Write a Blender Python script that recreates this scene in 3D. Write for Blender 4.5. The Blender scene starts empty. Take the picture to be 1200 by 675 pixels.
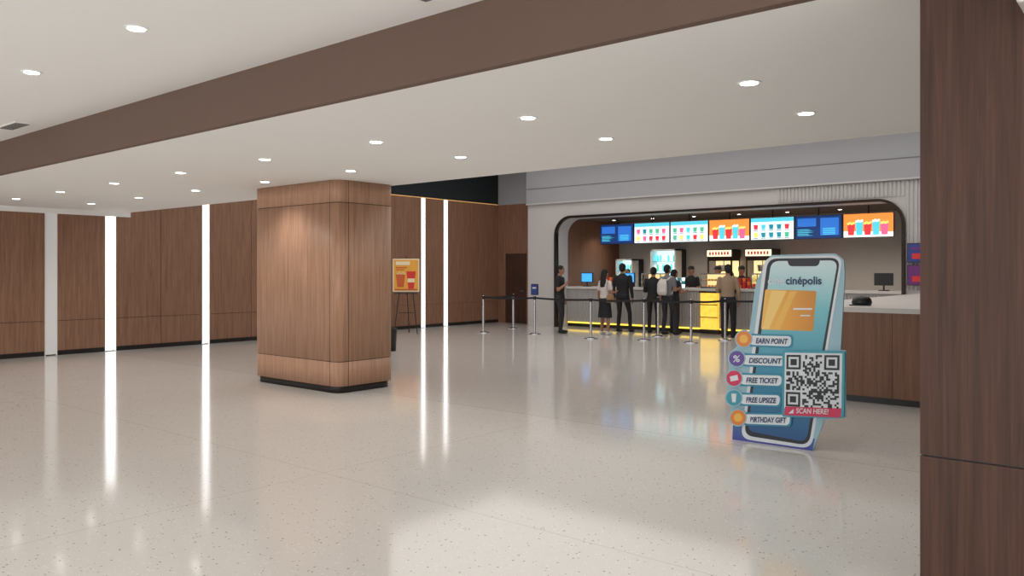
import bpy, bmesh, math, random
from mathutils import Vector, Matrix
from mathutils.bvhtree import BVHTree
random.seed(7)
S = bpy.context.scene
S.view_settings.view_transform = 'Standard'
S.view_settings.look = 'None'
S.view_settings.exposure = 0.22

# ------------------------------------------------------------------ materials
def lin(c):
    return tuple(((x/255)/12.92 if x/255 <= 0.04045 else ((x/255+0.055)/1.055)**2.4) for x in c)
MATS = {}
def mat(name, rgb, rough=0.5, metal=0.0, emit=0.0, var=0.06, scale=6.0, spec=0.5):
    if name in MATS: return MATS[name]
    m = bpy.data.materials.new(name); m.use_nodes = True
    nt = m.node_tree; b = nt.nodes['Principled BSDF']
    c = lin(rgb)
    b.inputs['Roughness'].default_value = rough
    b.inputs['Metallic'].default_value = metal
    b.inputs['Specular IOR Level'].default_value = spec
    tc = nt.nodes.new('ShaderNodeTexCoord')
    nz = nt.nodes.new('ShaderNodeTexNoise'); nz.inputs['Scale'].default_value = scale
    nz.inputs['Detail'].default_value = 3
    nt.links.new(tc.outputs['Object'], nz.inputs['Vector'])
    mx = nt.nodes.new('ShaderNodeMix'); mx.data_type = 'RGBA'
    mx.inputs['A'].default_value = (*[x*(1-var) for x in c], 1)
    mx.inputs['B'].default_value = (*[min(1, x*(1+var)) for x in c], 1)
    nt.links.new(nz.outputs['Fac'], mx.inputs['Factor'])
    nt.links.new(mx.outputs['Result'], b.inputs['Base Color'])
    if emit > 0:
        nt.links.new(mx.outputs['Result'], b.inputs['Emission Color'])
        b.inputs['Emission Strength'].default_value = emit
    MATS[name] = m
    return m

def wood(name, dark, light, rough=0.42, s=1.0):
    m = bpy.data.materials.new(name); m.use_nodes = True
    nt = m.node_tree; b = nt.nodes['Principled BSDF']
    tc = nt.nodes.new('ShaderNodeTexCoord')
    mp = nt.nodes.new('ShaderNodeMapping'); mp.inputs['Scale'].default_value = (14*s, 14*s, 0.55*s)
    nz = nt.nodes.new('ShaderNodeTexNoise'); nz.inputs['Scale'].default_value = 2.0
    nz.inputs['Detail'].default_value = 6; nz.inputs['Roughness'].default_value = 0.65
    nz.inputs['Distortion'].default_value = 0.5
    mp2 = nt.nodes.new('ShaderNodeMapping'); mp2.inputs['Scale'].default_value = (90*s, 90*s, 2.0*s)
    n2 = nt.nodes.new('ShaderNodeTexNoise'); n2.inputs['Scale'].default_value = 1.5; n2.inputs['Detail'].default_value = 4
    nt.links.new(tc.outputs['Object'], mp.inputs['Vector']); nt.links.new(mp.outputs['Vector'], nz.inputs['Vector'])
    nt.links.new(tc.outputs['Object'], mp2.inputs['Vector']); nt.links.new(mp2.outputs['Vector'], n2.inputs['Vector'])
    ad = nt.nodes.new('ShaderNodeMath'); ad.operation = 'MULTIPLY_ADD'
    nt.links.new(n2.outputs['Fac'], ad.inputs[0]); ad.inputs[1].default_value = 0.45
    nt.links.new(nz.outputs['Fac'], ad.inputs[2])
    cr = nt.nodes.new('ShaderNodeValToRGB')
    cr.color_ramp.elements[0].position = 0.5; cr.color_ramp.elements[0].color = (*lin(dark), 1)
    cr.color_ramp.elements[1].position = 0.95; cr.color_ramp.elements[1].color = (*lin(light), 1)
    nt.links.new(ad.outputs[0], cr.inputs['Fac']); nt.links.new(cr.outputs['Color'], b.inputs['Base Color'])
    b.inputs['Roughness'].default_value = rough
    b.inputs['Specular IOR Level'].default_value = 0.3
    MATS[name] = m
    return m

def terrazzo():
    m = bpy.data.materials.new('polished_terrazzo'); m.use_nodes = True
    nt = m.node_tree; b = nt.nodes['Principled BSDF']; L = nt.links
    tc = nt.nodes.new('ShaderNodeTexCoord')
    sep = nt.nodes.new('ShaderNodeSeparateXYZ'); L.new(tc.outputs['Object'], sep.inputs[0])
    def mixc(fac, a, bcol):
        x = nt.nodes.new('ShaderNodeMix'); x.data_type = 'RGBA'
        if isinstance(a, tuple): x.inputs['A'].default_value = (*a, 1)
        else: L.new(a, x.inputs['A'])
        x.inputs['B'].default_value = (*bcol, 1)
        L.new(fac, x.inputs['Factor']); return x.outputs['Result']
    def math_(op, a, bv=None, c=None):
        x = nt.nodes.new('ShaderNodeMath'); x.operation = op
        for i, v in enumerate((a, bv, c)):
            if v is None: continue
            if isinstance(v, (int, float)): x.inputs[i].default_value = v
            else: L.new(v, x.inputs[i])
        return x.outputs[0]
    base = lin((225, 221, 215))
    n = nt.nodes.new('ShaderNodeTexNoise'); n.inputs['Scale'].default_value = 0.7; n.inputs['Detail'].default_value = 4
    L.new(tc.outputs['Object'], n.inputs['Vector'])
    col = mixc(math_('MULTIPLY', n.outputs['Fac'], 0.5), base, lin((212, 207, 200)))
    for sc, thr, cc, seed in ((38, 0.15, (150, 138, 126), 0), (22, 0.08, (148, 134, 122), 3.3), (60, 0.2, (240, 238, 234), 7.1)):
        mp = nt.nodes.new('ShaderNodeMapping'); mp.inputs['Location'].default_value = (seed, seed*2, 0)
        L.new(tc.outputs['Object'], mp.inputs['Vector'])
        v = nt.nodes.new('ShaderNodeTexVoronoi'); v.inputs['Scale'].default_value = sc
        L.new(mp.outputs['Vector'], v.inputs['Vector'])
        ss = nt.nodes.new('ShaderNodeSeparateColor'); L.new(v.outputs['Color'], ss.inputs[0])
        small = math_('LESS_THAN', v.outputs['Distance'], math_('MULTIPLY', ss.outputs[0], thr*1.9))
        pick = math_('GREATER_THAN', ss.outputs[1], 0.66)
        col = mixc(math_('MULTIPLY', small, pick), col, lin(cc))
    far = math_('GREATER_THAN', sep.outputs[1], 6.95)
    col = mixc(math_('MULTIPLY', far, 0.12), col, lin((180, 176, 172)))
    def joint(axis, pos, w=0.010):
        return math_('LESS_THAN', math_('ABSOLUTE', math_('SUBTRACT', sep.outputs[axis], pos)), w)
    j = joint(1, 6.95)
    for a, p in ((1, 3.9), (1, 1.2), (0, -12.5), (0, -5.2), (1, 12.5)):
        j = math_('MAXIMUM', j, joint(a, p, 0.005))
    col = mixc(math_('MULTIPLY', j, 0.3), col, lin((140, 132, 124)))
    L.new(col, b.inputs['Base Color'])
    r = nt.nodes.new('ShaderNodeTexNoise'); r.inputs['Scale'].default_value = 3
    L.new(tc.outputs['Object'], r.inputs['Vector'])
    L.new(math_('MULTIPLY_ADD', r.outputs['Fac'], 0.05, 0.075), b.inputs['Roughness'])
    b.inputs['Specular IOR Level'].default_value = 0.5
    MATS['terrazzo'] = m
    return m

terrazzo()
wood('walnut_wall', (118, 85, 67), (158, 119, 96))
wood('walnut_column', (154, 116, 93), (194, 152, 125))
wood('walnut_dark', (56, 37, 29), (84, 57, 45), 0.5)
wood('walnut_counter', (122, 86, 68), (152, 112, 90))
mat('ceiling_paint', (240, 238, 235), 0.9, var=0.01)
mat('beam_taupe', (104, 82, 70), 0.8, var=0.04)
mat('wall_paint_grey', (170, 170, 174), 0.85, var=0.02)
mat('wall_paint_light', (200, 197, 195), 0.85, var=0.02)
mat('dark_teal_paint', (28, 36, 40), 0.9)
mat('black_ceiling', (60, 62, 66), 0.95)
mat('fill_panel_glow', (252, 250, 248), emit=0.85, var=0)  # emission of the added overhead fill panel
mat('black_plinth', (22, 20, 20), 0.4)
mat('led_white', (252, 252, 255), emit=1.9, var=0)
mat('led_dim', (205, 204, 202), emit=0.2, var=0)
mat('lamp_glow', (255, 250, 242), emit=9.0, var=0)
mat('lamp_trim', (235, 233, 230), 0.5)
mat('steel', (190, 190, 195), 0.22, 1.0)
mat('black_plastic', (22, 22, 24), 0.4)
mat('belt_black', (20, 20, 24), 0.7)
mat('bronze_trim', (48, 36, 28), 0.35, 0.6)
mat('white_solid', (214, 210, 204), 0.35)
mat('counter_white', (170, 167, 164), 0.5)
mat('yellow_led', (240, 200, 70), emit=1.5, var=0)
mat('amber_glow', (250, 190, 70), emit=0.9, var=0.35, scale=9)
mat('niche_grey', (182, 176, 171), 0.8)
mat('niche_ceiling', (96, 84, 76), 0.8)
mat('vent_grey', (110, 108, 106), 0.6)
mat('warm_cove', (225, 175, 110), emit=0.4, var=0)

# ------------------------------------------------------------------ mesh builder
class MB:
    def __init__(s): s.v=[]; s.f=[]; s.m=[]; s.slots=[]; s.sm=[]
    def mi(s, name):
        if name not in s.slots: s.slots.append(name)
        return s.slots.index(name)
    def add(s, vs, fs, m, smooth=False):
        o=len(s.v); s.v += [tuple(v) for v in vs]; k=s.mi(m)
        for f in fs: s.f.append([i+o for i in f]); s.m.append(k); s.sm.append(smooth)
    def box(s, x0,x1,y0,y1,z0,z1,m):
        vs=[(x,y,z) for z in (z0,z1) for y in (y0,y1) for x in (x0,x1)]
        s.add(vs,[(0,2,3,1),(4,5,7,6),(0,1,5,4),(2,6,7,3),(0,4,6,2),(1,3,7,5)],m)
    def prism(s, pts, h, m, axis='z', base=0.0, smooth=False):
        n=len(pts)
        if axis=='z': vs=[(p[0],p[1],base) for p in pts]+[(p[0],p[1],base+h) for p in pts]
        else: vs=[(p[0],base,p[1]) for p in pts]+[(p[0],base+h,p[1]) for p in pts]
        fs=[tuple(range(n)), tuple(range(2*n-1,n-1,-1))]
        s.add(vs,fs,m)
        o=len(s.v)-2*n; k=s.mi(m)
        for i in range(n):
            j=(i+1)%n; s.f.append([o+i,o+i+n,o+j+n,o+j]); s.m.append(k); s.sm.append(smooth)
    def cyl(s,p0,p1,r0,r1,m,seg=16,smooth=True):
        p0=Vector(p0);p1=Vector(p1);d=(p1-p0).normalized()
        a=d.orthogonal().normalized();b=d.cross(a)
        vs=[];
        for p,r in ((p0,r0),(p1,r1)):
            for i in range(seg):
                t=2*math.pi*i/seg; vs.append(p+a*(r*math.cos(t))+b*(r*math.sin(t)))
        s.add(vs,[(i,(i+1)%seg,(i+1)%seg+seg,i+seg) for i in range(seg)],m,smooth)
        s.add(vs[:seg],[tuple(range(seg-1,-1,-1))],m); s.add(vs[seg:],[tuple(range(seg))],m)
    def ell(s,c,rx,ry,rz,m,seg=14,rings=9,rot=None):
        vs=[(0,0,rz)]
        for j in range(1,rings):
            ph=math.pi*j/rings
            for i in range(seg):
                t=2*math.pi*i/seg; vs.append((rx*math.sin(ph)*math.cos(t),ry*math.sin(ph)*math.sin(t),rz*math.cos(ph)))
        vs.append((0,0,-rz)); fs=[]
        for i in range(seg): fs.append((0,1+i,1+(i+1)%seg))
        for j in range(rings-2):
            for i in range(seg):
                a=1+j*seg+i;b=1+j*seg+(i+1)%seg; fs.append((a,a+seg,b+seg,b))
        L=len(vs)-1
        for i in range(seg): fs.append((L,1+(rings-2)*seg+(i+1)%seg,1+(rings-2)*seg+i))
        c=Vector(c); R=rot or Matrix.Identity(3)
        s.add([R@Vector(v)+c for v in vs],fs,m,True)
    def loft(s,rings,m,seg=20):
        vs=[]
        for (cx,cy,cz,rx,ry) in rings:
            for i in range(seg):
                t=2*math.pi*i/seg; vs.append((cx+rx*math.cos(t),cy+ry*math.sin(t),cz))
        fs=[]
        for j in range(len(rings)-1):
            for i in range(seg):
                a=j*seg+i;b=j*seg+(i+1)%seg; fs.append((a,b,b+seg,a+seg))
        fs.append(tuple(range(seg-1,-1,-1))); o=(len(rings)-1)*seg; fs.append(tuple(range(o,o+seg)))
        s.add(vs,fs,m,True)
    def tube(s,pts,rad,m,seg=12,rings=6):
        for i in range(len(pts)-1): s.cyl(pts[i],pts[i+1],rad[i],rad[i+1],m,seg)
        for p,r in zip(pts,rad): s.ell(p,r,r,r,m,seg,rings)
    def build(s,name,parent=None,bevel=0.0,tri=False,xf=None):
        me=bpy.data.meshes.new(name)
        vs=[xf@Vector(v) for v in s.v] if xf else s.v
        me.from_pydata(vs,[],s.f)
        for n in s.slots: me.materials.append(MATS[n])
        me.polygons.foreach_set('material_index',s.m)
        me.polygons.foreach_set('use_smooth',s.sm)
        bm=bmesh.new(); bm.from_mesh(me)
        if tri: bmesh.ops.triangulate(bm,faces=[f for f in bm.faces if len(f.verts)>4])
        bmesh.ops.recalc_face_normals(bm,faces=bm.faces); bm.to_mesh(me); bm.free()
        o=bpy.data.objects.new(name,me); S.collection.objects.link(o)
        if parent: o.parent=parent
        if bevel:
            b=o.modifiers.new('bevel','BEVEL'); b.width=bevel; b.segments=2; b.limit_method='ANGLE'
        return o

def simple_box(name,x0,x1,y0,y1,z0,z1,m,parent=None,bevel=0.0):
    b=MB(); b.box(x0,x1,y0,y1,z0,z1,m); return b.build(name,parent,bevel)
def rounded(pts,r,n=6):
    out=[];N=len(pts)
    for i in range(N):
        p=Vector(pts[i]);a=Vector(pts[i-1]);b=Vector(pts[(i+1)%N])
        rr=min(r,(a-p).length*0.49,(b-p).length*0.49)
        s=p+(a-p).normalized()*rr; e=p+(b-p).normalized()*rr
        for k in range(n+1):
            t=k/n; q=s*(1-t)**2+p*2*t*(1-t)+e*t*t; out.append((q.x,q.y))
    return out

XL=-16.4; LOWZ=2.8; UPZ=3.2; YB=3.5; YE=7.5; HZ=5.0; XR=3.0; Y0=-4.5
# ------------------------------------------------------------------ shell
simple_box('floor',XL-0.3,XR+0.3,Y0,22.2,-0.1,0,'terrazzo')
c=MB(); c.box(XL,XR,Y0,YB,UPZ,UPZ+0.1,'ceiling_paint')
c.box(XL,XR,YB+0.06,YE,LOWZ,LOWZ+0.12,'ceiling_paint')
c.box(XL,XR,YE-0.08,YE,LOWZ+0.12,HZ,'ceiling_paint')
c.box(XL-0.02,XL+0.02,YB+0.06,YE,2.70,LOWZ,'ceiling_paint')
c.box(XL,XR,YE,19.4,HZ,HZ+0.1,'black_ceiling')
c.build('ceiling')
simple_box('unseen_fill_panel',XL+1.2,-1.5,8.6,17.8,HZ-0.04,HZ-0.001,'fill_panel_glow')  # unseen glowing sheet, added to brighten the hall beyond the low ceiling
simple_box('ceiling_beam',XL,XR,YB,YB+0.06,LOWZ-0.003,UPZ,'beam_taupe')

wl=simple_box('wall_left',XL-0.2,XL-0.04,Y0,19.2,0,3.68,'black_plinth')
simple_box('upper_wall',XL-0.2,XL,YE,19.2,3.68,HZ,'dark_teal_paint',wl)
simple_box('cove_strip',XL-0.02,XL+0.03,YE+.1,18.95,3.68,3.70,'warm_cove',wl)
strips=[(5.90,6.12,'led_dim'),(7.0,7.22,'led_white'),(9.06,9.24,'led_white'),(11.3,11.5,'led_white'),(13.5,13.7,'led_white'),(15.66,15.83,'led_white'),(16.56,16.74,'led_white')]
pan=MB(); y=Y0
def panel(y0,y1):
    top=2.70 if y1<=YE else 3.68
    n=max(1,round((y1-y0)/1.15)); w=(y1-y0)/n
    for i in range(n):
        a=y0+i*w+0.004;b=y0+(i+1)*w-0.004
        pan.box(XL-0.04,XL,a,b,0.09,0.655,'walnut_wall'); pan.box(XL-0.04,XL,a,b,0.663,top,'walnut_wall')
    pan.box(XL-0.04,XL-0.015,y0,y1,0,0.09,'black_plinth')
for a,b,m in strips:
    panel(y,a)
    s=MB(); top=2.70 if b<YE else 3.68
    s.box(XL-0.04,XL-0.012,a+0.01,b-0.01,0.02,top,m)
    s.box(XL-0.04,XL+0.004,a,a+0.012,0.0,top,'lamp_trim'); s.box(XL-0.04,XL+0.004,b-0.012,b,0.0,top,'lamp_trim')
    s.build('led_strip_light',wl)
    y=b
panel(y,19.0)
pan.build('wood_panelling',wl)

wb=simple_box('wall_back',XL,-14.8,19.0,19.2,0,3.68,'walnut_wall')
simple_box('upper_wall_back',XL,-14.8,19.0,19.2,3.68,HZ,'wall_paint_grey',wb)
d=MB(); x0,x1=-16.05,-15.2
d.box(x0,x1,18.955,18.995,0.01,2.15,'walnut_dark')
for a,b,e,f in ((x0-0.07,x0,0,2.22),(x1,x1+0.07,0,2.22),(x0,x1,2.15,2.22)): d.box(a,b,18.93,18.999,e,f,'walnut_wall')
d.cyl((x1-0.1,18.90,1.0),(x1-0.22,18.90,1.0),0.012,0.012,'steel'); d.cyl((x1-0.1,18.955,1.0),(x1-0.1,18.90,1.0),0.012,0.012,'steel')
d.build('door_1')

OX0,OX1,OZ,R=-13.7,-4.5,3.12,0.5
def opening(grow=0):
    p=[(OX1+grow,0)]
    for k in range(13):
        t=math.pi/2*k/12; p.append((OX1-R+(R+grow)*math.cos(t),OZ-R+(R+grow)*math.sin(t)))
    for k in range(13):
        t=math.pi/2+math.pi/2*k/12; p.append((OX0+R+(R+grow)*math.cos(t),OZ-R+(R+grow)*math.sin(t)))
    p.append((OX0-grow,0)); return p
W=MB(); op=opening()
W.prism([(-14.8,0),(-14.8,3.56),(XR,3.56),(XR,0)]+op,0.5,'wall_paint_light','y',18.5)
wf=W.build('wall_front',tri=True)
simple_box('bulkhead',-14.8,XR,18.42,19.2,3.56,HZ,'wall_paint_grey',wf)
b=MB(); b.box(-14.8,XR,18.40,18.42,3.56,3.60,'wall_paint_light'); b.box(-14.8,XR,18.405,18.42,4.02,4.03,'vent_grey'); b.build('bulkhead_reveal',wf)
T=MB(); o1=opening(0.06)
T.prism(o1+op[::-1],0.14,'bronze_trim','y',18.40); T.build('trim_1',wf,tri=True)
fl=MB(); x=-7.2
while x<XR-0.1:
    fl.cyl((x,18.5,3.22 if x<-4.4 else 1.2),(x,18.5,3.54),0.032,0.032,'wall_paint_light',8); x+=0.085
fl.build('fluted_moulding',wf)

simple_box('wall_niche_west',OX0-0.15,OX0,19.0,22,0,3.3,'walnut_counter')
simple_box('wall_niche_east',OX1,OX1+0.15,19.0,22,0,3.3,'niche_grey')
simple_box('wall_niche_back',OX0,OX1,21.8,22,0,3.14,'niche_grey')
simple_box('ceiling_niche',OX0,OX1,19.0,22,3.14,3.3,'niche_ceiling')
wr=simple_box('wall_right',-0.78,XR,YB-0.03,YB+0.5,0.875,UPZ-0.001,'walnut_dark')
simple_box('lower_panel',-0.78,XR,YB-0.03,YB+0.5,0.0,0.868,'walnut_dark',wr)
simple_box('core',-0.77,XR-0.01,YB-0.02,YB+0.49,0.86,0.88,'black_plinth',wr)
simple_box('wall_east',XR,XR+0.2,YB,22,0,HZ,'wall_paint_light')

CX0,CX1,CY0,CY1=-10.33,-8.36,6.5,7.49
col=MB(); cp=rounded([(CX0,CY0),(CX1,CY0),(CX1,CY1),(CX0,CY1)],0.17,8)
def inset(pts,d):
    cx=sum(p[0] for p in pts)/len(pts);cy=sum(p[1] for p in pts)/len(pts)
    return [(p[0]-math.copysign(min(d,abs(p[0]-cx)),p[0]-cx),p[1]-math.copysign(min(d,abs(p[1]-cy)),p[1]-cy)) for p in pts]
for z0,z1 in ((0.09,0.41),(0.418,2.50),(2.508,LOWZ-.002)):
    col.prism(cp,z1-z0,'walnut_column','z',z0,True)
col.prism(inset(cp,0.008),2.6,'black_plinth','z',0.1,True)
col.prism(inset(cp,0.03),0.12,'black_plinth','z',0.0,True)
col.box(CX1-.176,CX1-.171,CY0-.0015,CY0+0.01,0.09,LOWZ-.002,'black_plinth')
col.box(CX1-.01,CX1+.0015,CY0+.171,CY0+.176,0.09,LOWZ-.002,'black_plinth')
col.build('column')

# ------------------------------------------------------------------ downlights
def downlight(x,y,z,watt,color=(1,0.97,0.93),size=125,r=0.055):
    m=MB(); m.cyl((x,y,z-0.006),(x,y,z-0.0005),r+0.02,r+0.022,'lamp_trim',24); m.cyl((x,y,z-0.009),(x,y,z-0.0055),r,r,'lamp_glow',24)
    o=m.build('recessed_downlight')
    if watt:
        l=bpy.data.lights.new('lamp','SPOT'); l.energy=watt; l.color=color; l.spot_size=math.radians(size); l.spot_blend=0.8; l.shadow_soft_size=0.09
        lo=bpy.data.objects.new('lamp',l); lo.location=(x,y,z-0.03); S.collection.objects.link(lo); lo.parent=o
for k in range(8):
    downlight(-2.08-1.8*k,4.85,LOWZ,19); downlight(-2.15-1.8*k,6.06,LOWZ,24)
for k in range(-2,6):
    downlight(-5.25-1.8*k,2.44,UPZ,16)
downlight(-5.46,1.6,UPZ,0)
for k in range(-1,5):
    downlight(-4.2-2.2*k,-0.4,UPZ,24)
for k in range(7):
    downlight(-13.0+1.32*k,20.4,3.14,52,(1,0.9,0.78),125,0.04)
def vent(x,y,w=0.55,dp=0.16):
    m=MB(); m.box(x-w/2,x+w/2,y-dp/2,y+dp/2,UPZ-0.015,UPZ-0.001,'lamp_trim')
    for i in range(6):
        yy=y-dp/2+0.02+i*(dp-0.04)/5; m.box(x-w/2+0.02,x+w/2-0.02,yy-0.006,yy+0.006,UPZ-0.02,UPZ-0.014,'vent_grey')
    m.build('air_vent')
vent(-9.75,3.2); vent(-3.25,3.22,.3,.12)
m=MB(); m.box(-0.42,0.3,3.2,3.465,2.52,2.9,'white_solid'); m.build('wall_mounted_air_unit',bevel=0.01)

# ------------------------------------------------------------------ menu screens
for n,rgb in {'sc_white':(225,240,240),'sc_cyan':(80,195,218),'sc_navy':(14,44,96),'sc_blue':(40,104,190),'sc_orange':(240,140,60),
    'sc_red':(210,50,60),'sc_pink':(225,95,140),'sc_yellow':(250,220,110),'sc_green':(80,175,135),'sc_teal':(30,130,150)}.items():
    mat(n,rgb,0.4,emit=0.95,var=0.03)
def cup(m,x,y,z,h,w,c1):
    m.add([(x-w*.38,y,z),(x+w*.38,y,z),(x+w*.5,y,z+h),(x-w*.5,y,z+h)],[(0,1,2,3)],c1)
def menu_screen(x0,style):
    w=1.12;h=0.57;z0=2.39;y=19.55
    m=MB(); m.box(x0,x0+w,y,y+0.06,z0,z0+h,'black_plastic')
    m.cyl((x0+w/2,y+0.04,z0+h),(x0+w/2,y+0.04,3.139),0.018,0.018,'black_plastic',10)
    a=x0+0.012;b=x0+w-0.012;f=y-0.002
    bg={'blue':'sc_navy','menu':'sc_white','promo':'sc_orange'}[style]
    m.box(a,b,y-0.002,y,z0+0.012,z0+h-0.012,bg); f=y-0.005
    R=random.Random(int(x0*100))
    if style=='blue':
        m.add([(a+.05,f,z0+.3),(a+.5,f,z0+.3),(a+.5,f,z0+.5),(a+.05,f,z0+.5)],[(0,1,2,3)],'sc_blue')
        m.add([(a+.6,f,z0+.08),(b-.06,f,z0+.08),(b-.06,f,z0+.5),(a+.6,f,z0+.5)],[(0,1,2,3)],'sc_blue')
        for i in range(5):
            zz=z0+.08+i*.035; m.add([(a+.05,f,zz),(a+.3+.2*R.random(),f,zz),(a+.3,f,zz+.014),(a+.05,f,zz+.014)],[(0,1,2,3)],'sc_cyan')
            m.add([(a+.66,f-.002,zz+.02),(b-.14,f-.002,zz+.02),(b-.14,f-.002,zz+.035),(a+.66,f-.002,zz+.035)],[(0,1,2,3)],'sc_cyan')
    elif style=='menu':
        m.add([(a,f,z0+h-.11),(b,f,z0+h-.11),(b,f,z0+h-.014),(a,f,z0+h-.014)],[(0,1,2,3)],'sc_cyan')
        for r in range(2):
            for i in range(5):
                xx=a+.13+i*.2; cup(m,xx,f,z0+.07+r*.2,.12,.12,R.choice(['sc_cyan','sc_green','sc_red','sc_pink','sc_yellow','sc_teal']))
                m.add([(xx-.06,f,z0+.04+r*.2),(xx+.06,f,z0+.04+r*.2),(xx+.06,f,z0+.055+r*.2),(xx-.06,f,z0+.055+r*.2)],[(0,1,2,3)],'sc_navy')
    else:
        m.add([(a,f+.001,z0+.013),(b,f+.001,z0+.013),(b,f+.001,z0+.12),(a,f+.001,z0+.16)],[(0,1,2,3)],'sc_white')
        for i,cc in enumerate(['sc_red','sc_cyan','sc_red','sc_cyan','sc_pink']):
            hh=.26+.05*(i%2); cup(m,a+.17+i*.185,f-.001,z0+.06,hh,.17,cc)
            for q in range(4): m.ell((a+.11+i*.185+q*.04,f-.002,z0+.07+hh+.015*(q%2)),.03,.002,.03,'sc_yellow' if i%2==0 else 'sc_white',8,5)
    return m.build('menu_screen')
for i,st in enumerate(['blue','menu','menu','promo','menu','blue','promo']): menu_screen(-12.93+1.145*i,st)

# ------------------------------------------------------------------ counters
m=MB(); m.box(OX0+0.01,OX1-0.01,18.95,19.6,0.1,1.1,'counter_white'); m.box(OX0+0.01,OX1-0.01,18.99,19.6,0,0.1,'black_plinth')
x=OX0+0.05
while x<OX1-0.1: m.cyl((x,18.95,0.16),(x,18.95,1.06),0.022,0.022,'counter_white',8); x+=0.07
m.box(OX0+0.01,OX1-0.01,18.90,19.65,1.1,1.16,'white_solid')
m.box(OX0+0.05,-7.0,18.93,18.95,0.10,0.14,'yellow_led')
m.build('concession_counter')
m=MB(); m.box(-3.9,-1.1,10.2,18.38,0.08,1.10,'walnut_counter'); m.box(-3.85,-1.15,10.25,18.38,0,0.08,'black_plinth')
m.box(-3.94,-1.06,10.16,18.39,1.10,1.16,'white_solid'); m.box(-2.6,-2.594,10.198,10.21,0.08,1.10,'black_plinth')
m.build('service_counter')
m=MB(); m.box(OX0+0.01,OX1-0.01,21.15,21.79,0,0.95,'counter_white'); m.box(OX0+0.01,OX1-0.01,21.1,21.79,0.95,1.0,'white_solid'); m.build('back_counter')
m=MB(); m.box(-9.35,-8.9,18.76,18.90,0.12,1.05,'amber_glow'); m.box(-9.38,-8.87,18.74,18.90,0.06,0.12,'black_plastic'); m.box(-9.38,-8.87,18.74,18.90,1.05,1.09,'black_plastic')
for z in (0.42,0.74): m.box(-9.36,-8.89,18.745,18.78,z,z+0.02,'bronze_trim')
m.build('illuminated_snack_display')
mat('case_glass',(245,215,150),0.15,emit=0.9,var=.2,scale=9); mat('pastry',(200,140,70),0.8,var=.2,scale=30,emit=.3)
def warmer(x,wd):
    m=MB(); y0,y1,z0,z1=19.12,19.5,1.161,1.55
    m.box(x-wd,x+wd,y0,y1,z0,z0+.04,'steel'); m.box(x-wd,x+wd,y0,y1,z1-.03,z1,'steel')
    m.box(x-wd+.02,x+wd-.02,y1-.02,y1-.01,z0+.04,z1-.03,'case_glass'); m.box(x-wd+.02,x+wd-.02,y0+.06,y1-.03,z0+.19,z0+.2,'steel')
    for sx in(x-wd,x+wd-.02):
        for sy in(y0,y1-.02): m.box(sx,sx+.02,sy,sy+.02,z0+.04,z1-.03,'steel')
    for zz in(z0+.06,z0+.22):
        k=x-wd+.08
        while k<x+wd-.06: m.ell((k,y0+.16,zz),.035,.06,.025,'pastry',8,6); k+=.09
    m.build('food_warmer_case')
warmer(-9.15,.38); warmer(-7.75,.4); warmer(-11.0,.3)

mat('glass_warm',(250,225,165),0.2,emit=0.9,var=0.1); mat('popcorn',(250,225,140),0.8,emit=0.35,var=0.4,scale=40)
mat('cream_sign',(245,230,200),0.5,emit=0.85); mat('sign_red',(190,40,40),0.5,emit=0.2)
def popcorn(x):
    y0,y1=21.15,21.7; m=MB(); w=.37
    m.box(x-w,x+w,y0,y1,1.001,1.25,'sign_red'); m.box(x-w,x+w,y0,y1,1.9,2.0,'bronze_trim')
    for sx in (x-w,x+w-.04):
        for sy in (y0,y1-.04): m.box(sx,sx+.04,sy,sy+.04,1.25,1.95,'bronze_trim')
    m.box(x-w+.02,x+w-.02,y1-.05,y1-.03,1.25,1.9,'glass_warm')
    for i in range(60): m.ell((x-w+.08+random.random()*(2*w-.16),y0+.1+random.random()*.35,1.27+random.random()*.2),.05,.05,.05,'popcorn',7,5)
    m.cyl((x,y0+.28,1.6),(x,y0+.28,1.78),.13,.15,'steel'); m.cyl((x,y0+.28,1.78),(x,y0+.28,1.95),.015,.015,'steel',8)
    m.box(x-w-.02,x+w+.02,y0-.03,y1,2.0,2.22,'bronze_trim'); m.box(x-w,x+w,y0-.034,y0-.03,2.02,2.2,'cream_sign')
    for i in range(7): m.box(x-.3+i*.09,x-.3+i*.09+.05,y0-.040,y0-.034,2.07,2.15,'sign_red')
    m.build('popcorn_machine')
popcorn(-9.95); popcorn(-8.8)
mat('fridge_glow',(190,240,245),0.3,emit=1.1,var=0.05)
def fridge(x,w,top):
    m=MB(); y0=21.12
    m.box(x-w/2,x+w/2,21.5,21.79,1.001,top,'black_plastic'); m.box(x-w/2+.04,x+w/2-.04,21.49,21.5,1.04,top-.04,'fridge_glow')
    for a in (x-w/2,x+w/2-.04): m.box(a,a+.04,y0,21.5,1.001,top,'lamp_trim')
    m.box(x-w/2,x+w/2,y0,21.5,top-.05,top,'lamp_trim')
    z=1.05
    while z<top-.3:
        m.box(x-w/2+.04,x+w/2-.04,y0+.05,21.49,z,z+.012,'steel'); n=int((w-.1)/.09)
        for i in range(n):
            cc=random.choice(['sc_cyan','sc_cyan','sc_white','sc_green','sc_white']); xx=x-w/2+.09+i*.09
            m.cyl((xx,y0+.15,z+.012),(xx,y0+.15,z+.15),.03,.03,cc,10); m.cyl((xx,y0+.15,z+.15),(xx,y0+.15,z+.2),.03,.012,cc,10)
        z+=.28
    m.build('beverage_fridge')
fridge(-11.75,0.85,2.26); fridge(-13.1,0.6,1.98)
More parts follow.
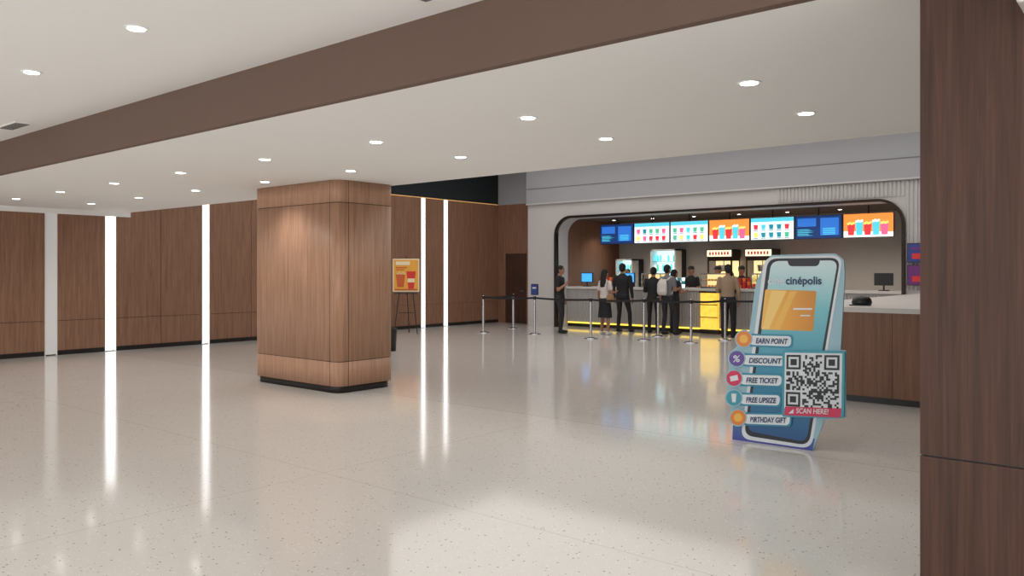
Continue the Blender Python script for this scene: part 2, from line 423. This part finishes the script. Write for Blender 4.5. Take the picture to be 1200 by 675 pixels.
# drink dispenser beside the popcorn machines
m=MB()
m.box(-7.95,-7.25,21.2,21.7,1.001,1.12,'black_plastic'); m.box(-7.95,-7.25,21.45,21.7,1.12,1.95,'steel'); m.box(-7.95,-7.25,21.2,21.7,1.6,1.95,'sign_red'); m.box(-7.9,-7.3,21.195,21.2,1.66,1.9,'cream_sign')
for i in range(5): m.cyl((-7.86+i*.13,21.28,1.5),(-7.86+i*.13,21.28,1.6),.015,.022,'black_plastic',8)
m.build('drink_dispenser')
mat('pos_blue',(60,150,230),0.3,emit=1.1)
def pos(x,y,z,front):
    z+=.001
    m=MB(); m.box(x-.1,x+.1,y-.08,y+.08,z,z+.02,'black_plastic'); m.cyl((x,y,z+.02),(x,y,z+.16),.02,.02,'black_plastic',10)
    m.box(x-.2,x+.2,y-.02,y+.02,z+.12,z+.4,'black_plastic')
    m.box(x-.18,x+.18,y-.023,y-.02,z+.14,z+.38,'pos_blue' if front else 'black_plastic')
    m.build('pos_monitor',bevel=0.004)
pos(-13.15,19.2,1.16,True); pos(-5.05,19.15,1.16,False); pos(-11.75,19.2,1.16,True); pos(-6.9,19.25,1.16,False)
def cups(x,y,z,cols,n=4):
    m=MB(); z+=.001
    for i in range(n):
        for k in range(3): m.cyl((x+i*.12,y,z+k*.09),(x+i*.12,y,z+.09+k*.09),.035,.05,cols[(i+k)%len(cols)],14)
    m.build('paper_cup_stack')
mat('cup_red',(190,40,45),0.5,emit=.1); mat('cup_orange',(225,120,50),0.5,emit=.1); mat('cup_teal',(50,150,165),0.5,emit=.1)
cups(-12.5,19.25,1.16,['cup_red','cup_orange']); cups(-8.65,19.3,1.16,['cup_red','cup_orange','cup_red'],4); cups(-10.5,19.35,1.16,['cup_teal','sc_white']); cups(-6.4,19.3,1.16,['cup_red','cup_teal'],4)
m=MB(); m.loft([(-3.1,10.75,1.161,.11,.09),(-3.1,10.75,1.2,.125,.10),(-3.1,10.75,1.25,.11,.09),(-3.1,10.75,1.285,.06,.05)],'black_plastic'); m.box(-3.22,-2.98,10.63,10.68,1.161,1.175,'black_plastic'); m.build('black_cap')

mat('poster_blue',(40,60,130),0.5,emit=.1,var=.2,scale=5); mat('poster_purple',(104,40,110),0.5,emit=.1,var=.2,scale=5)
m=MB()
for z0,z1,cc in ((1.78,2.2,'poster_blue'),(1.3,1.74,'poster_purple')):
    m.box(-4.38,-3.86,18.37,18.40,z0,z1,'black_plastic'); m.box(-4.36,-3.88,18.362,18.37,z0+.02,z1-.02,cc)
    m.box(-4.3,-3.95,18.356,18.362,z0+.28,z0+.33,'poster_purple'); m.box(-4.28,-4.05,18.356,18.362,z0+.08,z0+.2,'sign_red')
m.build('wall_poster')

# ------------------------------------------------------------------ easel poster
mat('poster_yellow',(236,170,62),0.5,var=.12,scale=5); mat('poster_cream',(240,226,190),0.5); mat('poster_orange',(206,96,44),0.5,var=.15); mat('easel_oak',(120,84,60),0.5)
m=MB(); ex,ey=-15.0,13.8
ux,uy=.80,.60
def P(s,t,z): return (ex+ux*s-uy*t, ey+uy*s+ux*t, z)
def pquad(s0,s1,z0,z1,t,mm): m.add([P(s0,t,z0),P(s1,t,z0),P(s1,t,z1),P(s0,t,z1)],[(0,1,2,3)],mm)
def pbox(s0,s1,t0,t1,z0,z1,mm):
    m.add([P(s,t,z) for z in (z0,z1) for t in (t0,t1) for s in (s0,s1)],[(0,2,3,1),(4,5,7,6),(0,1,5,4),(2,6,7,3),(0,4,6,2),(1,3,7,5)],mm)
pbox(-.36,.36,0,.03,1.06,1.94,'easel_oak'); pbox(-.34,.34,-.004,0,1.08,1.92,'poster_cream'); pbox(-.31,.31,-.007,-.004,1.11,1.89,'poster_yellow')
pquad(-.26,.10,1.76,1.85,-.009,'poster_cream'); pquad(-.26,.02,1.68,1.71,-.009,'poster_orange'); pquad(-.26,-.04,1.63,1.655,-.009,'poster_orange')
m.add([P(-.22,-.009,1.2),P(-.06,-.009,1.2),P(-.02,-.009,1.52),P(-.26,-.009,1.52)],[(0,1,2,3)],'poster_orange')
m.add([P(.06,-.010,1.16),P(.2,-.010,1.16),P(.25,-.010,1.6),P(.01,-.010,1.6)],[(0,1,2,3)],'sign_red')
pquad(.04,.22,1.32,1.42,-.012,'poster_cream')
for i in range(5): m.ell(P(-.22+i*.045,-.011,1.54+.02*(i%2)),.03,.004,.03,'poster_cream',8,5)
pquad(-.29,.29,1.12,1.155,-.011,'poster_orange')
for s in (-.3,.3): m.cyl(P(s*.4,.03,1.5),P(s,-.05,.01),.012,.012,'black_plastic',8)
m.cyl(P(0,.04,1.5),P(0,.45,.01),.012,.012,'black_plastic',8); m.cyl(P(0,.03,1.0),P(0,.03,1.98),.012,.012,'black_plastic',8)
pbox(-.3,.3,-.05,.03,1.03,1.055,'black_plastic'); m.cyl(P(-.2,0,.55),P(.2,0,.55),.008,.008,'black_plastic',8)
m.build('poster_easel')
m=MB(); m.loft([(-12.1,10.75,0,.08,.08),(-12.1,10.75,.42,.10,.10),(-12.1,10.75,.45,.105,.105)],'black_plastic'); m.loft([(-12.1,10.75,.45,.08,.08),(-12.1,10.75,.47,.05,.05)],'bronze_trim'); m.build('waste_bin')

# ------------------------------------------------------------------ stanchions
posts=[(-13.8,15.4),(-14.2,17.1),(-12.5,15.9),(-10.65,15.7),(-9.44,16.1),(-8.3,16.2),(-9.75,17.3),(-8.0,17.3),(-7.2,17.75)]
PO=[]
for x,y in posts:
    m=MB(); m.loft([(x,y,0,.16,.16),(x,y,.012,.16,.16),(x,y,.03,.10,.10),(x,y,.045,.035,.035)],'steel',28)
    m.cyl((x,y,.04),(x,y,.88),.03,.03,'steel',18); m.cyl((x,y,.88),(x,y,.965),.036,.036,'black_plastic',18); m.cyl((x,y,.965),(x,y,.975),.03,.022,'steel',18)
    PO.append(m.build('stanchion_post'))
for i,j in ((0,1),(0,2),(2,3),(3,4),(4,5),(5,7),(7,8),(6,4)):
    m=MB()
    a=Vector(posts[i]);b=Vector(posts[j]);n=8
    d=(b-a).normalized(); a=a+d*.034;b=b-d*.034; vs=[]
    for k in range(n+1):
        t=k/n; q=a.lerp(b,t); sag=.02*4*t*(1-t); vs+= [(q.x,q.y,.90-sag),(q.x,q.y,.948-sag)]
    m.add(vs,[(2*k,2*k+2,2*k+3,2*k+1) for k in range(n)],'belt_black')
    m.build('belt',PO[i])
m=MB(); x,y=posts[2]; m.cyl((x,y,.97),(x,y,1.02),.01,.01,'steel',8); m.box(x-.11,x+.11,y-.012,y+.012,1.0,1.28,'black_plastic'); m.box(x-.09,x+.09,y-.016,y-.012,1.02,1.26,'poster_blue'); m.box(x-.06,x+.06,y-.019,y-.016,1.16,1.2,'white_solid'); m.build('queue_sign',PO[2])

# ------------------------------------------------------------------ phone standee (flat cut-out board in the plane Y=7.17)
YS=7.17
def art(px,py):     # measured artwork point -> board metres (x, z)
    r=(px-600)/933.0; D=YS/(.768+.64*r)
    return ((.768*r-.64)*D, 1.6-(py-318)*D/933.0)
for n,rgb in (('st_edge',(150,186,198)),('st_white',(218,224,228)),('st_bezel',(24,26,34)),('st_teal2',(52,134,162)),
    ('st_gold',(222,152,46)),('st_gold2',(236,184,84)),('st_gold3',(244,206,120)),('st_navy',(22,48,92)),('st_orange',(224,132,58)),('st_purple',(98,72,150)),
    ('st_pink',(204,50,90)),('st_tealdk',(64,150,168)),('st_black',(12,12,14)),('st_board',(205,205,200))):
    mat(n,rgb,0.4,var=.03)
def gradient(name,stops,z0,z1,ax=2):
    m=bpy.data.materials.new(name); m.use_nodes=True; nt=m.node_tree; b=nt.nodes['Principled BSDF']
    tc=nt.nodes.new('ShaderNodeTexCoord'); sp=nt.nodes.new('ShaderNodeSeparateXYZ'); mr=nt.nodes.new('ShaderNodeMapRange'); cr=nt.nodes.new('ShaderNodeValToRGB')
    nt.links.new(tc.outputs['Object'],sp.inputs[0]); nt.links.new(sp.outputs[ax],mr.inputs[0]); mr.inputs[1].default_value=z0; mr.inputs[2].default_value=z1
    nt.links.new(mr.outputs[0],cr.inputs[0]); nt.links.new(cr.outputs[0],b.inputs['Base Color']); b.inputs['Roughness'].default_value=.35
    e=cr.color_ramp.elements
    for i,(p,c_) in enumerate(stops):
        q=e[i] if i<2 else e.new(p)
        q.position=p; q.color=(*lin(c_),1)
    MATS[name]=m
gradient('st_screen',[(0,(28,76,130)),(1,(206,228,230)),(.35,(46,134,166)),(.75,(116,190,200))],0.05,1.68)
gradient('st_base',[(0,(56,66,150)),(1,(90,150,180))],0.0,.35)
gradient('st_card',[(0,(240,190,90)),(1,(206,134,36)),(.5,(228,160,56))],-2.95,-2.46,0)
st=MB()
outline=[(903,299),(978,297),(989,305),(990,322),(985,410),(991,411),(991,489),(966,492),(952,529),(858,519),(862,497),(856,486),(856,470),(852,458),(854,432),(856,412),(866,404),(866,392),(878,388),(886,330)]
outline=[(art(*p)) for p in outline][::-1]
st.prism(outline,0.02,'st_edge','y',YS)
standee=st.build('phone_standee',tri=True)
layer=[0]
def lay(pts,mm,r=0.0,name='artwork'):
    layer[0]+=1; q=[art(*p) for p in pts]
    if r: q=rounded(q,r)
    b=MB(); dpt=.0005*layer[0]+.001
    b.prism(q,dpt,mm,'y',YS-dpt-.0002); return b.build(name,standee,tri=True)
lay([(859,497),(900,500),(955,514),(952,529),(858,519)],'st_base',name='base_wave')
lay([(896,301),(988,299),(951,526),(868,514)],'st_white',.10,name='phone_body')
lay([(900,303),(985,302),(948,522),(872,510)],'st_bezel',.09,name='phone_bezel')
lay([(904,306),(982,305),(945,518),(876,505)],'st_screen',.075,name='phone_screen')
lay([(922,303),(962,303),(959,312),(925,312)],'st_bezel',.03,name='notch')
lay([(897,339),(957,341),(953,388),(892,386)],'st_card',.02,name='card')
lay([(904,340.5),(922,341),(901,385.5),(894,385)],'st_gold3',name='card')
lay([(926,341),(934,341.5),(914,386),(907,385.5)],'st_gold2',name='card')
lay([(930,361),(952,361),(952,363),(930,363)],'st_white',name='card_text'); lay([(938,369),(950,369),(950,370.5),(938,370.5)],'st_white',name='card_text')
def disc(px,py,rpx,mm,name='icon'):
    lay([(px+rpx*math.cos(t*math.pi/12),py+rpx*math.sin(t*math.pi/12)) for t in range(24)][::-1],mm,name=name)
def text(s,px0,py0,px1,py1,mm,hpx,shear=.2,bold=.012):
    layer[0]+=1
    cu=bpy.data.curves.new('lettering','FONT'); cu.body=s; cu.size=1; cu.shear=shear; cu.offset=bold
    t=bpy.data.objects.new('tmp',cu); S.collection.objects.link(t); bpy.context.view_layer.update()
    w=t.dimensions.x; me=bpy.data.meshes.new_from_object(t); bpy.data.objects.remove(t)
    a=Vector(art(px0,py0)); b=Vector(art(px1,py1)); hh=Vector(art(px0,py0-hpx))[1]-a[1]
    sx=(b-a).length/w; sz=hh/.72; ang=math.atan2(b.y-a.y,b.x-a.x)
    for v in me.vertices:
        x=v.co.x*sx; z=v.co.y*sz
        v.co=(a.x+x*math.cos(ang)-z*math.sin(ang), YS-.0005*layer[0]-.003, a.y+x*math.sin(ang)+z*math.cos(ang))
    me.materials.clear(); me.materials.append(MATS[mm])
    o=bpy.data.objects.new('lettering',me); S.collection.objects.link(o); o.parent=standee
text('cinépolis',921,333,963,333,'st_navy',9,0,.025)
text('cine',900,333,919,333,'st_white',9,0)
for (x0,x1,y0,ic,tx) in ((879,928,393,'st_orange','EARN POINT'),(871,921,416,'st_purple','DISCOUNT'),(868,917,439,'st_pink','FREE TICKET'),(868,915,462,'st_tealdk','FREE UPSIZE'),(873,927,485,'st_orange','BIRTHDAY GIFT')):
    lay([(x0-2,y0-2),(x1+2,y0-1),(x1+1,y0+15),(x0-2,y0+13)],'st_teal2',.04,name='pill_border')
    lay([(x0,y0),(x1,y0+1),(x1-1,y0+13),(x0,y0+11)],'st_white',.04,name='pill')
    disc(x0-7,y0+4,10.5,'st_edge'); disc(x0-7,y0+4,9,ic); 
    if ic=='st_orange': disc(x0-7,y0+4,5,'st_gold2')
    elif ic=='st_purple': text('%',x0-12,y0+8,x0-3,y0+8,'st_white',8)
    elif ic=='st_pink': lay([(x0-12,y0+2),(x0-3,y0),(x0-2,y0+6),(x0-11,y0+8)],'st_white',name='ticket_icon')
    else: lay([(x0-10,y0-1),(x0-4,y0-1),(x0-5,y0+9),(x0-9,y0+9)],'st_white',name='cup_icon')
    text(tx,x0+7,y0+9,x1-4,y0+10,'st_navy',6,.25,.03)
lay([(918,410),(991,411),(990,490),(917,488)],'st_tealdk',.03,name='qr_border')
lay([(921,413),(988,414),(987,479),(920,478)],'st_white',name='qr_panel')
lay([(921,476),(987,478),(986,489),(920,486)],'st_pink',name='scan_strip')
text('SCAN HERE!',934,483.5,972,485,'st_white',6); lay([(925,484),(931,479),(931,484)],'st_white',name='arrow')
N=25; g=[[random.random()<.5 for _ in range(N)] for _ in range(N)]
def finder(r0,c0):
    for r in range(-1,8):
        for c_ in range(-1,8):
            rr,cc=r0+r,c0+c_
            if 0<=rr<N and 0<=cc<N: g[rr][cc]=(0<=r<=6 and 0<=c_<=6) and (r in(0,6) or c_ in(0,6) or (2<=r<=4 and 2<=c_<=4))
finder(0,0);finder(0,N-7);finder(N-7,0)
q=MB(); A=Vector(art(923,415.5));B=Vector(art(985,416));C=Vector(art(922,475.5)); dy=YS-.0005*layer[0]-.003
for r in range(N):
    for c_ in range(N):
        if g[r][c_]:
            p=[A+(B-A)*((c_+i)/N)+(C-A)*((r+j)/N) for i,j in((0,1),(1,1),(1,0),(0,0))]
            q.add([(v.x,dy,v.y) for v in p],[(0,1,2,3)],'st_black')
q.build('qr_modules',standee)
b=MB(); b.prism([(-3.1,0),(-2.6,0),(-2.75,.9),(-2.85,.9)],.015,'st_board','y',YS+.25)
b.box(-2.87,-2.83,YS+.02,YS+.255,.7,.72,'st_board'); b.box(-3.1,-3.06,YS+.02,YS+.255,0,.02,'st_board'); b.box(-2.66,-2.62,YS+.02,YS+.255,0,.02,'st_board')
b.build('rear_support',standee)

# ------------------------------------------------------------------ people
for n,rgb in {'skin':(160,114,90),'hair':(16,13,13),'cl_black':(22,22,26),'cl_char':(34,34,40),'cl_navy':(26,32,48),'cl_white':(206,200,196),'cl_grey':(110,110,114),
    'cl_beige':(150,128,106),'cl_brown':(70,52,44),'cl_red':(130,36,40),'shoe_white':(205,205,205),'shoe_dark':(20,20,20),'lip':(140,70,66),'eye':(20,16,14),'bag_tan':(150,116,86)}.items():
    mat(n,rgb,.75,var=.12,scale=10)
def person(name,x,y,heading,h=1.70,top='cl_black',bottom='cl_char',shoe='shoe_dark',hair='short',arms='down',legs='stand',female=False,skirt=False,sleeve='short',bag=None,turn=0,z=0,w=1.0,lean=0):
    b=MB(); V=Vector; f=.9 if female else 1.0
    hipx=.095; 
    if legs=='stand': L=[(V((-hipx,0,.90)),V((-hipx-.01,.02,.49)),V((-hipx-.015,-.01,.09))),(V((hipx,0,.90)),V((hipx+.01,.02,.49)),V((hipx+.015,-.01,.09)))]
    elif legs=='relax': L=[(V((-hipx,0,.90)),V((-hipx-.02,.03,.49)),V((-hipx-.03,-.02,.09))),(V((hipx,0,.90)),V((hipx+.05,.09,.50)),V((hipx+.08,.08,.09)))]
    else: L=[(V((-hipx,0,.90)),V((-hipx,.12,.50)),V((-hipx,.20,.09))),(V((hipx,0,.90)),V((hipx,-.03,.49)),V((hipx,-.22,.11)))]
    legm='skin' if skirt else bottom
    for hp,kn,an in L:
        b.tube([hp,hp.lerp(kn,.5),kn,kn.lerp(an,.35),an],[.088*f,.074*f,.055,.054,.038 if skirt else .045],legm)
        b.ell(an+V((0,.07,-.055)),.045,.13,.035,shoe,14,8); b.ell(an+V((0,-.01,-.04)),.043,.055,.05,shoe,12,8)
    sw=.185*f*w
    b.loft([(0,0,.80,.12,.09),(0,-.01,.86,.168*w,.122),(0,-.008,.93,.168*w,.118),(0,0,1.0,.15*w,.105)],bottom)
    if skirt: b.loft([(0,0,.45,.20,.18),(0,0,.6,.19,.16),(0,0,.85,.17,.125),(0,0,1.0,.14,.10)],bottom)
    b.loft([(0,0,.88,.172*w*(.97 if female else 1),.125),(0,0,.95,.160*w,.118),(0,.0,1.06,(.135 if female else .152)*w,.108),(0,.005,1.2,.168*w*f,.122 if not female else .128),(0,0,1.32,sw*.98,.115),(0,-.005,1.39,sw*.88,.088),(0,-.01,1.435,sw*.5,.065),(0,-.01,1.46,.06,.055)],top)
    def pose(sd):
        am=arms if isinstance(arms,str) else arms[0 if sd<0 else 1]
        return {'down':(V((sd*(sw+.055),-.02,1.09)),V((sd*(sw+.06),.03,.86)),V((-sd,0,0))),
          'front':(V((sd*(sw+.05),.02,1.10)),V((sd*.13,.24,1.12)),V((0,0,1))),
          'counter':(V((sd*(sw+.05),.10,1.14)),V((sd*.17,.33,1.20)),V((0,0,-1))),
          'hip':(V((sd*(sw+.17),-.07,1.12)),V((sd*(sw+.01),.04,.99)),V((0,-1,0))),
          'phone':(V((sd*(sw+.03),.04,1.10)),V((sd*.10,.22,1.26)),V((0,-.6,.6)))}[am]+(am,)
    for sd in (-1,1):
        sh=V((sd*sw,0,1.375)); el,wr,n,am=pose(sd)
        r1,r2,r3=(.050*f,.040*f,.028)
        smid=sh.lerp(el,.62)
        if sleeve=='short':
            b.tube([sh,smid],[.062*f,.056*f],top); b.tube([sh,el,wr],[r1*.9,r2,r3],'skin')
        else: b.tube([sh,el,wr-(wr-el).normalized()*.02],[.060*f,.05*f,.038],top); b.tube([el,wr],[r2*.8,r3],'skin')
    R=Matrix.Rotation(math.radians(turn),3,'Z')@Matrix.Rotation(math.radians(-lean),3,'X')
    c0=V((0,.005,1.475))
    def H(x,y,zz): return c0+R@V((x,y,zz))
    b.tube([V((0,-.015,1.41)),H(0,-.005,.05)],[.056*f,.052*f],'skin')
    b.ell(H(0,0,.135),.074,.092,.108,'skin',18,12,R); b.ell(H(0,.028,.075),.052,.06,.06,'skin',14,9,R)
    b.ell(H(0,.094,.115),.013,.018,.022,'skin',10,7,R); b.ell(H(0,.086,.135),.009,.012,.03,'skin',10,7,R)
    for sd in(-1,1): b.ell(H(sd*.077,-.005,.125),.011,.02,.03,'skin',10,7,R)
    b.ell(H(0,-.018,.165),.083,.096,.09,'hair',18,12,R); b.ell(H(0,-.038,.12),.078,.075,.085,'hair',16,10,R)
    if hair=='long':
        b.loft([tuple(H(0,-.06,.17))+(.08,.05),tuple(H(0,-.07,.05))+(.092,.05),tuple(H(0,-.085,-.08))+(.10,.045),tuple(H(0,-.095,-.20))+(.085,.035),tuple(H(0,-.095,-.26))+(.04,.02)],'hair')
    if hair=='bun': b.ell(H(0,-.12,.17),.045,.045,.045,'hair',12,8)
    if hair=='cap': b.loft([tuple(H(0,-.01,.16))+(.09,.105),tuple(H(0,-.01,.21))+(.085,.10),tuple(H(0,-.01,.25))+(.05,.06)],'cl_black'); b.ell(H(0,.11,.165),.06,.06,.01,'cl_black',14,6,R)
    if bag=='backpack':
        b.loft([(0,-.18,.98,.12,.06),(0,-.19,1.05,.15,.085),(0,-.185,1.25,.145,.08),(0,-.16,1.36,.10,.05)],'cl_white')
        for sd in(-1,1): b.tube([V((sd*.11,-.12,1.35)),V((sd*.11,.02,1.435)),V((sd*.12,.135,1.25)),V((sd*.15,.0,1.02))],[.018]*4,'cl_white',8)
    if bag=='shoulder':
        b.loft([(.24,-.06,.86,.06,.12),(.25,-.06,.95,.07,.14),(.24,-.06,1.06,.045,.12)],'bag_tan')
        b.tube([V((.22,-.10,1.05)),V((.16,-.11,1.30)),V((.12,0,1.44)),V((.18,.11,1.25)),V((.23,.03,1.05))],[.011]*5,'bag_tan',8)
    raw=bpy.data.meshes.new('raw'); raw.from_pydata(b.v,[],b.f)
    bm=bmesh.new(); bm.from_mesh(raw); bmesh.ops.recalc_face_normals(bm,faces=bm.faces); bm.to_mesh(raw); bm.free()
    ro=bpy.data.objects.new('raw',raw); S.collection.objects.link(ro)
    md=ro.modifiers.new('r','REMESH'); md.mode='VOXEL'; md.voxel_size=.0115
    sm=ro.modifiers.new('s','SMOOTH'); sm.factor=.5; sm.iterations=3
    dg=bpy.context.evaluated_depsgraph_get(); me=bpy.data.meshes.new_from_object(ro.evaluated_get(dg))
    bpy.data.objects.remove(ro)
    bvh=BVHTree.FromPolygons(b.v,b.f)
    me.materials.clear()
    for s_ in b.slots: me.materials.append(MATS[s_])
    for p in me.polygons:
        _,_,i,_=bvh.find_nearest(p.center); p.material_index=b.m[i]; p.use_smooth=True
    d=MB()
    for sd in (-1,1):
        el,wr,n,am=pose(sd)
        dr=(wr-el).normalized(); n=(n-dr*n.dot(dr)).normalized(); a=dr.cross(n).normalized()
        if am=='down' and a.y<0: a=-a
        elif am!='down' and a.x*sd>0: a=-a
        Rm=Matrix((a,n,dr)).transposed()
        d.ell(wr+dr*.045,.040,.016,.055,'skin',14,9,Rm); d.tube([wr-dr*.03,wr+dr*.03],[.027,.024],'skin',10)
        for i,(ln) in enumerate((.066,.076,.080,.070)):
            o=wr+dr*.082+a*(-.030+.0205*i); l1=(dr+n*.2).normalized(); l2=(dr+n*.75).normalized(); l3=(dr+n*1.3).normalized()
            p1=o+l1*ln*.45;p2=p1+l2*ln*.32;p3=p2+l3*ln*.25
            d.tube([o,p1,p2,p3],[.009,.0085,.008,.007],'skin',8,5)
        o=wr+dr*.025+a*.028; p1=o+(dr*.6+a*.7+n*.25).normalized()*.035; p2=p1+(dr*.85+a*.3+n*.35).normalized()*.03; p3=p2+(dr+n*.5).normalized()*.022
        d.tube([o,p1,p2,p3],[.013,.011,.0095,.008],'skin',8,5)
        if am=='phone' and sd==1:
            d.ell(wr+dr*.09+n*.02,.037,.006,.072,'cl_black',12,6,Rm)
    for sd in(-1,1):
        d.ell(H(sd*.030,.083,.138),.012,.007,.007,'cl_white',10,7,R); d.ell(H(sd*.030,.0885,.138),.006,.004,.006,'eye',8,6,R); d.ell(H(sd*.030,.087,.158),.018,.005,.004,'hair',10,6,R)
    d.ell(H(0,.086,.078),.022,.006,.007,'lip',12,7,R)
    s=h/1.71; mz=min(v.co.z for v in me.vertices)*s
    M=Matrix.Translation((x,y,z-mz))@Matrix.Rotation(math.radians(heading),4,'Z')@Matrix.Scale(s,4)
    me.transform(M)
    ob=bpy.data.objects.new(name,me); S.collection.objects.link(ob)
    d.build('hands_and_face',ob,xf=M)
    return ob
person('man_standing',-12.3,16.7,-75,1.74,'cl_black','cl_char',arms=('down','phone'),legs='relax',lean=12)
person('woman_standing',-11.1,17.0,-10,1.64,'cl_white','cl_black',skirt=True,female=True,hair='long',bag='shoulder',legs='stand',shoe='shoe_white',arms=('down','front'))
person('man_standing',-11.2,18.0,0,1.80,'cl_black','cl_black',w=1.12,legs='relax',sleeve='long')
person('man_standing',-10.4,18.2,10,1.70,'cl_black','cl_black',arms='front',lean=10,sleeve='long')
person('man_standing',-9.85,17.95,-15,1.76,'cl_grey','cl_char',bag='backpack',arms=('down','front'),legs='relax')
person('woman_standing',-9.95,18.5,-20,1.64,'cl_navy','cl_char',female=True,hair='long',arms='front')
person('man_standing',-8.3,18.1,25,1.76,'cl_beige','cl_black',arms=('front','down'),sleeve='long',turn=20)
person('woman_standing',-8.45,18.55,5,1.62,'cl_black','cl_black',female=True,hair='bun',arms='front')
person('cashier',-10.3,20.1,180,1.74,'cl_black','cl_black',hair='cap',arms='front')
person('cashier',-9.55,20.2,165,1.74,'cl_char','cl_black',hair='cap',female=True,arms='front')
person('cashier',-12.4,20.2,190,1.66,'cl_black','cl_black',hair='bun',female=True,arms='front')
person('cashier',-8.9,20.25,185,1.74,'cl_black','cl_black',hair='cap',arms='front')

# ------------------------------------------------------------------ world + camera
w=bpy.data.worlds.new('world'); S.world=w; w.use_nodes=True
w.node_tree.nodes['Background'].inputs[0].default_value=(0.97,0.98,1,1); w.node_tree.nodes['Background'].inputs[1].default_value=1.9
cam=bpy.data.cameras.new('camera'); cam.lens=27.99; cam.sensor_width=36; cam.shift_y=-0.01625; cam.clip_start=.05; cam.clip_end=200
co=bpy.data.objects.new('camera',cam); co.location=(0,0,1.6); co.rotation_euler=(math.radians(90),0,math.atan2(.64,.768)); S.collection.objects.link(co); S.camera=co
